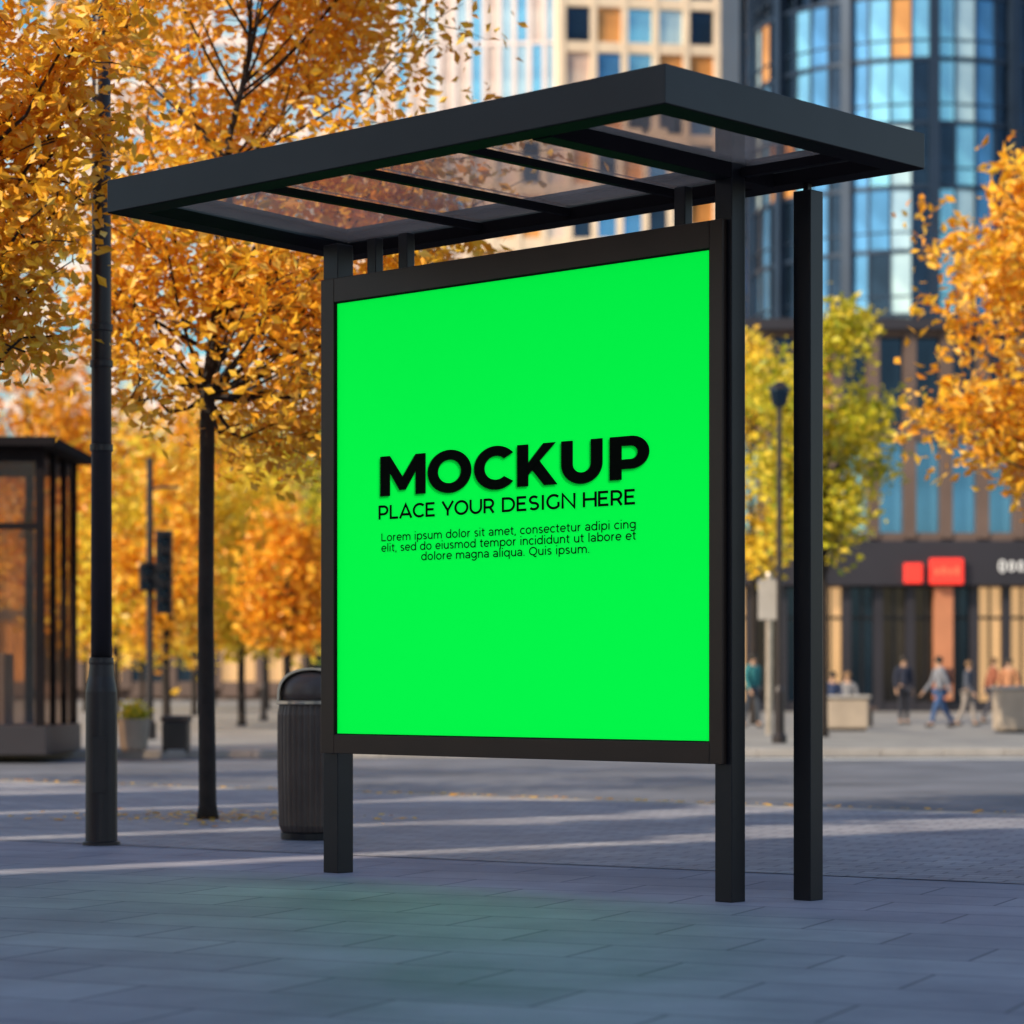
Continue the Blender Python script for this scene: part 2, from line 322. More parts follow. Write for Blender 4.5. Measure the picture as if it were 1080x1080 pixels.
# ---------------------------------------------------------------- trees
def leaf(vs,fs,p,sz,rnd):
    d=Vector((rnd.gauss(0,1),rnd.gauss(0,1),rnd.gauss(0,.7))).normalized()
    e=d.cross(Vector((rnd.gauss(0,1),rnd.gauss(0,1),rnd.gauss(0,1)))).normalized(); n=d.cross(e)
    l=sz*rnd.uniform(.65,1.3); w=l*.27
    o=len(vs)
    vs+= [p-d*l*.5, p+e*w-d*l*.05+n*l*.1, p+d*l*.5, p-e*w-d*l*.05+n*l*.1]
    fs.append((o,o+1,o+2)); fs.append((o,o+2,o+3))
def tree(name,x,y,trunk_h,r0,cc,cr,nleaf,lsz,mt,label,group=None,seed=0,nb=34,clump=.28,cat='tree',bk=.28):
    rnd=random.Random(seed)
    root=empty(name,(x,y,0),0,label,cat,group)
    tk=MB(); top=Vector((cc[0]*.6,cc[1]*.6,cc[2]+cr[2]*.5)); ft=Vector((0,0,trunk_h))
    ax=[Vector((0,0,-.02)),Vector((0,0,.12)),ft*.5+Vector((rnd.uniform(-.03,.03),0,0)),ft]
    m=5
    for i in range(1,m+1):
        t=i/m; ax.append(ft.lerp(top,t)+Vector((rnd.uniform(-.1,.1),rnd.uniform(-.1,.1),0))*(cr[0]*.35))
    rad=[r0*1.35,r0,r0*.9,r0*.84]+[r0*.82*(1-.85*i/m) for i in range(1,m+1)]
    tk.tube(ax,rad,10)
    vs=[];fs=[]; tips=[]
    for i in range(nb):
        th=rnd.uniform(0,2*math.pi); ph=math.acos(rnd.uniform(-1,1)); rr=rnd.choice((.5,.75,.9,1.0,1.0,1.15))*rnd.uniform(.9,1.08)
        tgt=Vector((cc[0]+cr[0]*rr*math.sin(ph)*math.cos(th),cc[1]+cr[1]*rr*math.sin(ph)*math.sin(th),max(cc[2]-cr[2]*.93,cc[2]+cr[2]*rr*math.cos(ph))))
        tt=min(1,max(0,(tgt.z-cr[2]*.55-ft.z)/max(.1,(top.z-ft.z)))); k=tt*(len(ax)-4); j=int(min(k,len(ax)-5)); st=ax[3+j].lerp(ax[4+j],k-j)
        mid=st.lerp(tgt,.5)+Vector((rnd.uniform(-1,1),rnd.uniform(-1,1),rnd.uniform(-.9,.1)))*cr[0]*.12
        q1=st.lerp(mid,.5)+Vector((0,0,-.03)); q2=mid.lerp(tgt,.5)+Vector((0,0,.05*cr[2]))
        br=r0*bk*(1-.5*tt)
        tk.tube([st,q1,mid,q2,tgt],[br,br*.8,br*.6,br*.4,br*.15],5,False)
        tips.append((mid,q2,tgt))
        for s in range(5):
            f=rnd.uniform(.15,1); a=mid.lerp(tgt,f); e=a+Vector((rnd.gauss(0,1),rnd.gauss(0,1),rnd.gauss(.2,.8)))*cr[0]*.2
            e.z=max(e.z,cc[2]-cr[2]*1.02)
            tk.tube([a,a.lerp(e,.5)+Vector((0,0,.02)),e],[br*.35,br*.25,br*.12],4,False); tips.append((a,a.lerp(e,.6),e))
    per=max(1,int(nleaf/len(tips)))
    for a,bm,e in tips:
        cnt=int(per*rnd.choice((.4,.7,1,1.3,1.8)))
        for q in range(cnt):
            f=rnd.random(); c=(a.lerp(bm,f*2) if f<.5 else bm.lerp(e,f*2-1))
            s=clump*cr[0]*.34
            leaf(vs,fs,c+Vector((rnd.gauss(0,s),rnd.gauss(0,s),rnd.gauss(0,s*.8))),lsz,rnd)
    tk.build('trunk',M['bark'],root,smooth=True)
    cb=MB(); cb.v=[tuple(v) for v in vs]; cb.f=fs; cb.build('crown',mt,root)
    return root
def ptree(name,px,d,cpx,cy0,cy1,hw,trunk_top,r0,n,ls,mt,label,group=None,seed=0,nb=34,clump=.28,bk=.28):
    x=PX(px,d); sc=d/F
    cz=(PZ(cy0,d)+PZ(cy1,d))/2; rz=(PZ(cy0,d)-PZ(cy1,d))/2
    return tree(name,x,d,PZ(trunk_top,d),r0,((cpx-px)*sc,0,cz),(hw*sc,hw*sc*.85,rz),n,ls,mt,label,group,seed,nb,clump=clump,bk=bk)
ptree('autumn_tree',219,20.5,302,-200,478,228,418,.07,19000,.108,M['gold'],'slender golden autumn tree with dark trunk right of the near lamp pole',None,3,60,.36,.30)
ptree('autumn_tree',-110,16.6,0,-260,385,150,420,.075,10500,.098,M['gold'],'golden autumn tree reaching in from the left edge in front of the lamp pole',None,5,46,.38,.32)
ptree('autumn_tree',1150,30,1110,205,500,165,560,.08,7000,.16,M['gold'],'orange autumn tree reaching in from the right edge before the glass tower',None,8,34,.36,.3)
ptree('plaza_tree',868,50,866,310,575,82,610,.10,5500,.2,M['ygreen'],'yellow green tree beyond the road right of the shelter posts',None,9,34,.45)
ptree('plaza_tree',795,64,790,350,600,70,630,.10,3000,.23,M['yellow'],'yellow tree partly hidden behind the right shelter posts',None,29,26,.45)
tree('unseen_shade_tree',-7.9,24.2,2.8,.09,(0,0,6.4),(1.7,1.7,3.0),2200,.2,M['gold'],'golden unseen tree added left of the frame to dapple the road',None,81,26,.6)  # unseen trees, added off frame so their shadows dapple the road
tree('unseen_shade_tree',-10.6,28.2,2.8,.09,(0,0,6.8),(1.8,1.8,3.2),2200,.2,M['orange'],'orange unseen tree added farther along left of the frame to dapple the road',None,82,26,.6)
k=0
for px,d,y0,y1,hw,mt,lab in [
  (30,58,330,620,95,'orange','orange tree on the plaza behind the glazed kiosk'),
  (122,66,470,670,75,'yellow','yellow tree on the plaza just right of the glazed kiosk'),
  (176,58,490,680,66,'gold','golden tree on the plaza behind the traffic signal'),
  (205,80,420,680,85,'gold','golden tree far back behind the slender tree trunk'),
  (255,62,510,680,66,'yellow','bright yellow tree on the plaza right of the slender trunk'),
  (302,54,535,682,58,'orange','orange tree on the plaza left of the litter bin hood'),
  (325,74,450,680,74,'ygreen','green tinged tree far back beside the shelter panel'),
  (90,90,390,680,105,'gold','golden tree far back between the kiosk and near lamp pole'),
  (282,98,440,690,90,'yellow','small yellow tree farthest back left of the shelter panel'),
  (225,105,460,692,80,'ygreen','small green tree farthest back behind the slender trunk'),
  (150,108,430,692,90,'yellow','yellow tree farthest back beside the near lamp pole'),
  (420,70,480,660,70,'gold','golden tree standing hidden behind the advertising panel')]:
    k+=1; ptree('plaza_tree',px,d,px,y0,y1,hw,y1-20,.10,2700,.0042*d,M[mt],lab,None,40+k,24,.6)
def scatter(pts):
    vs=[];fs=[]
    for p in pts:
        th=rnd.uniform(0,6.28); l=rnd.uniform(.05,.1); d=Vector((math.cos(th),math.sin(th),rnd.uniform(-.15,.15))); e=Vector((-d.y,d.x,rnd.uniform(-.3,.3)))
        o=len(vs); vs+=[p-d*l*.5,p+e*l*.3,p+d*l*.5,p-e*l*.3]; fs+=[(o,o+1,o+2),(o,o+2,o+3)]
    cb=MB(); cb.v=[tuple(v) for v in vs]; cb.f=fs; return cb
rnd=random.Random(2); pts=[]
for i in range(2000):
    if i%6: s=rnd.uniform(0,40); o_=rnd.gauss(.3,.16); x,y=along(s,o_); z=-.105 if o_>.25 else .022
    else: x=rnd.gauss(-2.4,.7); y=rnd.gauss(20.7,.5); z=.018
    if y>33 or y<16.5: continue
    pts.append(Vector((x,y,z)))
tag(scatter(pts).build('fallen_leaves',M['gold']),'orange fallen leaves along the kerb and around the tree','leaves',None,'stuff')
# ---------------------------------------------------------------- near lamp pole
d=17.3; r=empty('street_lamp',(PX(107,d),d,0),0,'tall dark lamp pole with thick lower sleeve left of slender golden tree','street lamp')
MB().lathe([(.125,0),(.125,.02),(.106,.03),(.104,1.02),(.098,1.06),(.085,1.12),(.074,1.24)],n=32).build('sleeve',M['pole'],r,smooth=False)
MB().lathe([(.07,1.23),(.066,3.6),(.05,8.6)],n=24).build('pole',M['pole'],r,smooth=True)
MB().lathe([(.08,1.20),(.082,1.215),(.08,1.245),(.07,1.25)],n=24).build('collar',M['pole'],r)
for z in (2.62,3.18,3.42): MB().lathe([(.071,z),(.077,z+.005),(.077,z+.045),(.069,z+.05)],n=24).build('clamp_band',M['pole'],r)
MB().box(-.045,.045,-.1085,-.10,.35,.72).build('service_door',M['pole'],r,.003)
MB().tube([(0,0,8.5),(0,-.3,8.85),(0,-1.5,9)],[.05,.04,.035],10).build('arm',M['pole'],r)
MB().box(-.14,.14,-2.1,-1.45,8.93,9.03).build('lamp_head',M['pole'],r,.03)
d=17.9; r=empty('litter_bin',(PX(329,d),d,0),0,'brown ribbed litter bin with rounded top and steel band behind left shelter post','litter bin')
MB().lathe([(.20,0),(.215,.01),(.215,.05),(.2,.06)],n=48).build('base',M['metal'],r)
MB().lathe([(.212,.06),(.228,.10),(.238,.5),(.238,.86),(.225,.93)],n=144,rib=-.045,nrib=36).build('body',M['ribbed'],r)
MB().lathe([(.236,.93),(.248,.935),(.248,.955),(.236,.96)],n=48).build('rim',M['steel'],r,smooth=False)
MB().lathe([(.215*math.cos(R(a)),.962+.205*math.sin(R(a))**.62) for a in (0,6,14,24,36,48,60,72,82,88)],n=48).build('hood',M['ribbed'],r,smooth=True)
vs=[]
for i in range(21):
    a=R(180-9*i); x=.232*math.cos(a); z=.958+.225*max(0,math.sin(a))**.62
    vs+=[(x,-.11,z),(x,.11,z),(x*.94,.11,z-.014),(x*.94,-.11,z-.014)]
fs=[(i*4+q,i*4+(q+1)%4,(i+1)*4+(q+1)%4,(i+1)*4+q) for i in range(20) for q in range(4)]
MB().add(vs,fs).build('hood_band',M['steel'],r)
# ---------------------------------------------------------------- kiosk
d=38; kx0,kx1=PX(-110,d),PX(46,d)
r=empty('glazed_kiosk',((kx0+kx1)/2,d,0),0,'dark framed glazed kiosk with flat roof at the left edge','kiosk')
hw=(kx1-kx0)/2
MB().box(-hw-.05,hw+.05,-.05,3.0,0,.42).build('plinth',M['darkstone'],r,.01)
MB().box(-hw-.3,hw+.22,-.3,3.2,4.50,4.64).build('roof',M['matte'],r,.01)
for y in (0,2.85): MB().box(-hw,hw,y,y+.12,4.3,4.50).build('fascia_board',M['matte'],r,.01)
npan=3
for i in range(npan+1):
    x=-hw+i*(2*hw-.12)/npan
    for y in (0,2.85): MB().box(x,x+.12,y-.012,y+.1,.42,4.3).build('mullion',M['matte'],r)
MB().box(-hw+.12,hw-.12,.005,.03,3.3,3.4).build('transom',M['matte'],r)
for i in range(npan):
    x=-hw+.12+i*(2*hw-.12)/npan
    for y in (.04,2.89): MB().box(x,x+(2*hw-.12)/npan-.12,y,y+.02,.42,4.3).build('glass_pane',M['kioskglass'],r)
MB().box(hw-.06,hw-.04,.12,2.84,.42,4.50).build('side_glass',M['kioskglass'],r)
for y in (.95,1.9): MB().box(hw-.08,hw-.0,y,y+.1,.42,4.50).build('side_mullion',M['matte'],r)
MB().box(-hw+.4,hw-.8,1.2,1.9,.42,1.5).build('counter',M['brownstone'],r,.02)
MB().box(-hw+.4,hw-1.2,2.3,2.6,.42,3.1).build('shelf_unit',M['darkstone'],r,.02)
# ---------------------------------------------------------------- small street furniture
d=48; r=empty('traffic_signal',(PX(158,d),d,0),0,'dark traffic signal on a pole between the near lamp pole and slender tree','traffic light')
MB().lathe([(.12,0),(.12,.3),(.07,.34),(.06,5.2)],n=16).build('pole',M['pole'],r)
MB().tube([(0,0,4.6),(.2,0,4.66),(.55,0,4.66)],[.03]*3,8).build('arm',M['pole'],r)
for (x,z,s) in ((.28,3.35,1),(.28,2.6,.55),(-.02,3.0,.5)):
    h_=MB().box(x-.15,x+.15,-.2,.04,z-.5*s,z+.5*s).build('signal_head',M['metal'],r,.02)
    for q in range(3 if s==1 else 2):
        zz=z+.32*s-q*.32 if s==1 else z+.13-q*.26
        MB().lathe([(.1,0),(.1,.02)],n=16).build('signal_lens',G[2],h_,loc=(x,-.215,zz)).rotation_euler=(R(90),0,0)
        MB().tube([(x,-.205,zz+.1),(x,-.34,zz+.09)],[.05,.045],8).build('visor',M['metal'],h_)
def lampB(px,d,ytop,label,rr=.055):
    r=empty('street_lamp',(PX(px,d),d,0),0,label,'street lamp'); h=PZ(ytop,d)
    MB().lathe([(rr*2.4,0),(rr*2.4,.12),(rr*1.7,.18),(rr*1.6,.9),(rr,1.0),(rr*.8,h-.35)],n=16).build('pole',M['pole'],r)
    MB().lathe([(.05,h-.36),(.13,h-.30),(.17,h-.08),(.17,h-.05)],n=16).build('lantern_glass',G[2],r)
    MB().lathe([(.2,h-.05),(.2,h-.03),(.1,h+.05),(.02,h+.1)],n=16).build('lantern_cap',M['pole'],r)
lampB(822,45,408,'dark lantern street lamp between the two right shelter posts')
lampB(278,70,560,'small distant lantern lamp among the plaza trees',.05)
d=52; r=empty('sign_post',(PX(811,d),d,0),0,'pale grey sign post beside the lantern lamp seen between the right shelter posts','sign post')
MB().lathe([(.07,0),(.07,3.2),(.05,3.25)],n=14).build('pole',M['steel'],r)
MB().box(-.22,.22,-.1,-.06,2.3,3.1).build('sign_plate',M['kerb'],r,.01)
d=40; r=empty('planter',(PX(141,d),d,0),0,'pale round planter at the road edge beside the near lamp pole','planter')
MB().lathe([(.17,0),(.21,.05),(.25,.45),(.26,.5),(.22,.5),(.21,.44)],n=28).build('pot',M['concrete'],r)
vs=[];fs=[];rnd=random.Random(4)
for i in range(500): leaf(vs,fs,Vector((rnd.gauss(0,.1),rnd.gauss(0,.1),.58+rnd.gauss(0,.08))),.09,rnd)
cb=MB(); cb.v=[tuple(v) for v in vs]; cb.f=fs; cb.build('foliage',M['ygreen'],r)
d=39.5; r=empty('litter_bin',(PX(186,d),d,0),0,'low dark boxy litter bin across the road left of the slender trunk','litter bin')
MB().box(-.2,.2,-.18,.18,.04,.46).build('body',M['metal'],r,.02); MB().box(-.22,.22,-.2,.2,.46,.56).build('lid',M['pole'],r,.03)
for x in(-.17,.17): MB().box(x-.02,x+.02,-.15,.15,0,.04).build('foot',M['metal'],r)
for (px,d,wd,h2,lab) in ((892,56,.9,.7,'beige concrete planter on the plaza right of the shelter posts'),(1078,54,1.1,.9,'beige concrete planter at the right edge of the plaza'),(718,60,1.0,.8,'beige concrete planter on the plaza hidden behind the panel')):
    r=empty('planter',(PX(px,d),d,0),0,lab,'planter')
    MB().box(-wd/2,wd/2,-.4,.4,.05,h2).build('trough',M['concrete'],r,.05)
    MB().box(-wd/2-.04,wd/2+.04,-.44,.44,h2,h2+.07).build('rim',M['kerb'],r,.02)
    MB().box(-wd/2+.06,wd/2-.06,-.34,.34,0,.05).build('foot',M['metal'],r)
# ---------------------------------------------------------------- people
M['skin']=mat('skin',(.5,.3,.2),.6,0,.1,5)
M['hair_dark']=mat('hair_dark',(.02,.014,.01),.6); M['hair_light']=mat('hair_light',(.2,.11,.05),.6)
M['shoe']=mat('shoe',(.03,.028,.03),.5)
def cloth(c): return mat('cloth',c,.85,0,.2,9)
def skin(name,V,E,rad,m,parent,sub=1,root=0):
    me=bpy.data.meshes.new(name); me.from_pydata(V,E,[]); me.materials.append(m)
    o=bpy.data.objects.new(name,me); col.objects.link(o); o.parent=parent
    md=o.modifiers.new('skin','SKIN'); md.use_smooth_shade=True
    sv=me.skin_vertices[0].data
    for i,r_ in enumerate(rad): sv[i].radius=(r_,r_*.85) if not isinstance(r_,tuple) else r_; sv[i].use_root=(i==root)
    s=o.modifiers.new('sub','SUBSURF'); s.levels=sub; s.render_levels=sub
    return o
def person(px,d,rz,label,top,bottom,hair,pose='stand',stride=.0,arm=.1,h=1.75,z=0,bag=None):
    r=empty('person',(PX(px,d),d,z),rz,label,'person','people on the plaza'); k=h/1.75; r.scale=(k,k,k)
    if pose=='sit': hipz=.5
    else: hipz=.93-abs(stride)*.12
    P=Vector((0,0,hipz)); ln=.04 if stride else 0
    ch=P+Vector((0,-ln,.36)); sh_=P+Vector((0,-ln,.5)); nk=P+Vector((0,-ln-.01,.57)); hd=P+Vector((0,-ln-.03,.66)); ht=P+Vector((0,-ln-.02,.77))
    V=[P,P+Vector((0,0,.16)),ch,sh_,nk,hd,ht]; E=[(0,1),(1,2),(2,3),(3,4),(4,5),(5,6)]; rad=[(.13,.1),(.125,.095),(.145,.1),(.09,.07),.05,(.078,.095),(.06,.07)]
    legs=[];arms=[]
    for s in(-1,1):
        st=stride*s; i0=len(V)
        hip=P+Vector((.09*s,0,-.05))
        if pose=='sit': kn=P+Vector((.12*s,-.42,.0)); an=P+Vector((.12*s,-.42,-.42)); toe=an+Vector((0,-.14,-.04))
        else:
            kn=P+Vector((.09*s,-.5*st-.03,-.43)); an=Vector((.09*s,-st*.9+(.1 if st<0 else 0),.09)); toe=an+Vector((0,-.13,-.05))
        V+=[hip,kn,an,toe]; E+=[(0,i0),(i0,i0+1),(i0+1,i0+2),(i0+2,i0+3)]; rad+=[.09,.058,.04,.035]; legs.append((hip,kn,an,toe))
        j0=len(V); sd=sh_+Vector((.18*s,0,-.03)); el=sd+Vector((.05*s,-arm*-.6*s*(1 if stride else 0)+.02,-.28)); wr=el+Vector((.0,(arm*s if stride else 0)-.07,-.24))
        if pose=='sit': el=sd+Vector((.05*s,-.06,-.26)); wr=el+Vector((-.05*s,-.23,-.06))
        dn=(wr-el).normalized(); ha=wr+dn*.08
        V+=[sd,el,wr,ha]; E+=[(3,j0),(j0,j0+1),(j0+1,j0+2),(j0+2,j0+3)]; rad+=[.055,.042,.03,(.03,.022)]; arms.append((sd,el,wr))
        for f in range(4):
            V.append(ha+dn*(.075-.008*abs(f-1.5))+Vector((0,(f-1.5)*.02,0))); E.append((j0+3,len(V)-1)); rad.append(.009)
        V.append(wr+dn*.06+Vector((-.02*s,-.045,0))); E.append((j0+2,len(V)-1)); rad.append(.011)
    skin('body',V,E,rad,M['skin'],r)
    V=[P+Vector((0,0,-.06)),P+Vector((0,0,.14)),ch,sh_,nk-Vector((0,0,.02))];E=[(0,1),(1,2),(2,3),(3,4)];rad=[(.165,.125),(.155,.12),(.17,.125),(.115,.095),.065]
    for sd,el,wr in arms:
        j=len(V); V+=[sd,el,wr]; E+=[(3,j),(j,j+1),(j+1,j+2)]; rad+=[.075,.06,.045]
    skin('jacket',V,E,rad,cloth(top),r)
    V=[P+Vector((0,0,.02))];E=[];rad=[(.15,.12)]
    for hip,kn,an,toe in legs:
        j=len(V); V+=[hip,kn,an+Vector((0,0,.02))]; E+=[(0,j),(j,j+1),(j+1,j+2)]; rad+=[.1,.072,.056]
        MB().tube([an+Vector((0,.05,-.05)),an+Vector((0,-.03,-.045)),toe+Vector((0,0,-.0)),toe+Vector((0,-.05,-.005))],[.03,.045,.038,.015],8).build('shoe',M['shoe'],r,smooth=True)
    skin('trousers',V,E,rad,cloth(bottom),r)
    hb=MB()
    hb.lathe([(.03,-.06),(.085,-.03),(.098,.03),(.09,.08),(.05,.115),(.005,.125)],n=16); ho=hb.build('hair',M[hair],r,smooth=True); ho.location=hd+Vector((0,.025,.02))
    for s in (-1,1): MB().lathe([(.002,-.01),(.011,0),(.002,.01)],n=8).build('eye',M['shoe'],r,loc=hd+Vector((.033*s,-.088,.012)))
    if bag: MB().box(-.15,.15,.13,.26,hipz+.12,hipz+.52).build('backpack',cloth(bag),r,.04)
    return r
person(953,64,R(20),'standing person in dark navy coat facing the shops',(.02,.025,.05),(.02,.022,.035),'hair_dark',h=1.72)
person(992,60,R(-75),'walking person in grey top and blue jeans mid stride',(.20,.21,.25),(.04,.09,.22),'hair_dark',stride=.3,arm=.15,h=1.7,bag=(.12,.05,.04))
person(1020,62,R(60),'person in dark jacket and light trousers strolling near the planter',(.06,.07,.1),(.3,.26,.24),'hair_light',stride=.18,arm=.1,h=1.6)
person(1046,66,R(100),'person in a red brown jacket walking at the right side of the plaza',(.28,.09,.05),(.05,.05,.07),'hair_light',stride=.22,arm=.12,h=1.72)
person(1064,59,R(-20),'person in orange sweater beside the right edge planter',(.45,.2,.1),(.06,.07,.1),'hair_dark',h=1.62)
b0=empty('bench',(PX(884,61),61,0),0,'low dark bench behind the beige planter','bench')
MB().box(-.9,.9,-.2,.22,.40,.45).build('seat',M['brownstone'],b0,.01)
for x in(-.75,.75): MB().box(x-.04,x+.04,-.18,.2,0,.4).build('leg',M['metal'],b0)
person(878,61,R(10),'seated person in dark blue jacket on the bench behind the planter',(.03,.05,.12),(.04,.04,.06),'hair_dark','sit')
person(894,61,R(-15),'seated person in grey coat on the bench behind the planter',(.2,.2,.22),(.05,.05,.08),'hair_light','sit')
person(793,60,R(30),'person in teal jacket just right of the panel post',(.03,.2,.22),(.04,.05,.07),'hair_dark',stride=.15)
# ---------------------------------------------------------------- buildings
def facade(root,W,H,cols,rows,z0,frame,fw,fh,panes,deep=.35,name='window',weights=None,y=0,seed=1,vis=lambda i,j:True,depth=14,wall=None,maxn=96):
    rnd=random.Random(seed); cw=W/cols; rh=(H-z0)/rows
    MB().box(-W/2,W/2,y+deep,y+depth,0 if z0<1 else 0,H).build('wall',wall or frame,root)
    g=MB()
    for i in range(cols+1):
        x=-W/2+i*cw; g.box(x-fw/2,x+fw/2,y,y+deep-.01,z0,H)
    for j in range(rows+1):
        z=z0+j*rh
        for i in range(cols): g.box(-W/2+i*cw+fw/2+.002,-W/2+(i+1)*cw-fw/2-.002,y+.06,y+deep-.01,z-fh/2,z+fh/2)
    g.build('facade_grid',frame,root)
    protos={}; n=0; rest={}
    for j in range(rows):
        for i in range(cols):
            gi=rnd.choices(panes,weights)[0] if not callable(panes) else panes(i,j,rnd)
            x=-W/2+(i+.5)*cw; z=z0+(j+.5)*rh
            if vis(i,j) and n<maxn:
                n+=1
                if gi not in protos:
                    o=MB().box(-cw/2+fw/2+.003,cw/2-fw/2-.003,0,.03,-rh/2+fh/2+.003,rh/2-fh/2-.003)
                    o.box(-.04,.04,-.04,-.002,-rh/2+fh/2+.003,rh/2-fh/2-.003)
                    ob=o.build(name,G[gi],root); protos[gi]=ob
                else:
                    ob=protos[gi].copy(); col.objects.link(ob); ob.parent=root
                ob.location=(x,y+deep-.09,z); ob.rotation_euler=(rnd.uniform(-.006,.006),0,rnd.uniform(-.012,.012))
            else: rest.setdefault(gi,MB()).box(x-cw/2+fw/2+.003,x+cw/2-fw/2-.003,y+deep-.09,y+deep-.06,z-rh/2+fh/2+.003,z+rh/2-fh/2-.003)
    for gi,mb in rest.items(): tag(mb.build(name,G[gi],root),kind='stuff')
d=90; x0,x1=PX(690,d),PX(1230,d)
pod=empty('shop_building',((x0+x1)/2,d,0),0,'dark stone shop building with brown pilasters below the glass tower','building')
W=x1-x0
facade(pod,W,13.2,14,2,6.0,M['brownstone'],.42,.4,[2,1,0,4],.5,weights=[9,4,0.5,1],seed=4,depth=16)
MB().box(-W/2-.2,W/2+.2,-.5,.45,4.35,5.9).build('canopy_band',M['darkstone'],pod,.02)
MB().box(-W/2-.3,W/2+.3,-.3,.6,13.2,13.6).build('cornice',M['darkstone'],pod,.02)
n=16; cw=W/n
for i in range(n+1): MB().box(-W/2+i*cw-.16,-W/2+i*cw+.16,-.05,.45,0,4.35).build('column',M['darkstone'],pod)
for i in range(n):
    g=MB().box(-W/2+i*cw+.17,-W/2+(i+1)*cw-.17,.2,.24,.35,4.3).build('shop_window',G[[6,6,7,6,2,7,2,6,6,2,7,7,6,7,6,6][i]],pod)
    mb=MB(); mb.box(-W/2+(i+.5)*cw-.04,-W/2+(i+.5)*cw+.04,.13,.197,.35,4.3); mb.box(-W/2+i*cw+.17,-W/2+(i+1)*cw-.17,.13,.197,3.2,3.3); mb.build('window_bar',M['metal'],g)
MB().box(-W/2,W/2,.0,.4,0,.34).build('plinth',M['darkstone'],pod)
def podx(px): return PX(px,d-.7)-(x0+x1)/2
def podz(py): return PZ(py,d-.7)
q=MB().box(podx(981),podx(1016),-.75,-.52,podz(616),podz(589)).build('red_sign_board',M['redsign'],pod,.03)
mb=MB()
for i in range(4): mb.box(podx(986+7*i),podx(990+7*i),-.762,-.753,podz(606),podz(598 if i%2 else 600))
mb.build('sign_marks',M['orangepanel'],q)
MB().box(podx(954),podx(973),-.72,-.52,podz(615),podz(594)).build('red_sign_board',M['redsign'],pod,.03)
MB().box(podx(987),podx(1007),-.35,-.07,podz(738),podz(619)).build('orange_pier',M['orangepanel'],pod)
mb=MB()
for k,(a,b2) in enumerate(((1055,1061),(1065,1071),(1075,1081))):
    mb.tube([(podx((a+b2)/2)+.09*math.cos(t*math.pi/4),-.54,(podz(597)+(.16 if k else .2)*math.sin(t*math.pi/4))) for t in range(8+1)],[.026]*9,6)
mb.build('white_lettering',M['whitesign'],pod)
# glass tower (round)
d=150; cx=PX(985,d); Rr=9.6
tw=empty('glass_tower',(cx,d+Rr,0),0,'round blue glass tower with dark fins at the top right','tower')
MB().lathe([(Rr-.35,0),(Rr-.35,62)],n=64).build('core',G[2],tw)
na=48; fl=3.7; rnd=random.Random(12)
grid=MB()
for i in range(na):
    t=2*math.pi*i/na; u=Vector((math.cos(t),math.sin(t),0)); v=Vector((-math.sin(t),math.cos(t),0)); wfin=.12 if i%4 else .6
    a=u*(Rr-.3); b2=u*(Rr+.35 if i%4==0 else Rr+.04)
    grid.prism([(*(a-v*wfin/2).xy,),(*(b2-v*wfin/2).xy,),(*(b2+v*wfin/2).xy,),(*(a+v*wfin/2).xy,)],0,61.8)
for j in range(17):
    grid.lathe([(Rr-.2,j*fl-.12),(Rr+.02,j*fl-.12),(Rr+.02,j*fl+.12),(Rr-.2,j*fl+.12)],n=na*2)
    z=j*fl+1.1; grid.lathe([(Rr-.2,z-.04),(Rr+.0,z-.04),(Rr+.0,z+.04),(Rr-.2,z+.04)],n=na*2)
grid.build('fin_grid',M['navyframe'],tw)
protos={}; rest={}; n=0; wv=2*Rr*math.sin(math.pi/na)
colcol={i:[0,3,1,2,2,0,1,2,1,0,3,2][i%12] for i in range(na)}  # light and dark columns carry reflections in the pane colour
for j in range(10,-1,-1):
    for i in range(na):
        t=2*math.pi*(i+.5)/na; u=Vector((math.cos(t),math.sin(t),0)); 
        gi=colcol[i] if rnd.random()<.75 else rnd.choice([0,1,2,1,4])  # stray amber panes are reflections put into the glass colour
        if u.y<-.2 and n<98:
            n+=1
            if gi not in protos: ob=MB().box(-.02,.02,-wv/2+.07,wv/2-.07,-fl/2+.13,fl/2-.13).build('window',G[gi],tw); protos[gi]=ob
            else: ob=protos[gi].copy(); col.objects.link(ob); ob.parent=tw
            ob.location=u*(Rr-.12)+Vector((0,0,(j+.5)*fl)); ob.rotation_euler=(0,rnd.uniform(-.02,.02),t+rnd.uniform(-.06,.06))
        else:
            mb=rest.setdefault(gi,MB()); v=Vector((-u.y,u.x,0)); c=u*(Rr-.12); a=c-v*(wv/2-.07); b2=c+v*(wv/2-.07); z0=(j+.5)*fl-fl/2+.13; z1=z0+fl-.26
            mb.add([(a.x,a.y,z0),(b2.x,b2.y,z0),(b2.x,b2.y,z1),(a.x,a.y,z1)],[(0,1,2,3)])
for gi,mb in rest.items(): tag(mb.build('window',G[gi],tw),kind='stuff')
d=170; r=empty('office_tower',(PX(818,d),d,0),R(8),'narrow dark navy glass office tower between cream and round towers','tower')
facade(r,4.6,64,4,18,2,M['navyframe'],.2,.3,[1,2,4,0],.3,weights=[4,3,1,2],seed=8,depth=6,vis=lambda i,j:j>6)
d=175; r=empty('office_tower',(PX(1120,d),d,0),R(-6),'dark glass office tower at the right edge behind the round tower','tower')
facade(r,14,66,10,18,2,M['navyframe'],.3,.4,[2,1,0],.3,weights=[4,3,1],seed=9,depth=12,vis=lambda i,j:j>5 and i<5)
d=215; r=empty('cream_tower',(PX(708,d),d,0),R(8),'cream stone tower with a grid of amber and blue windows above the shelter roof','tower')
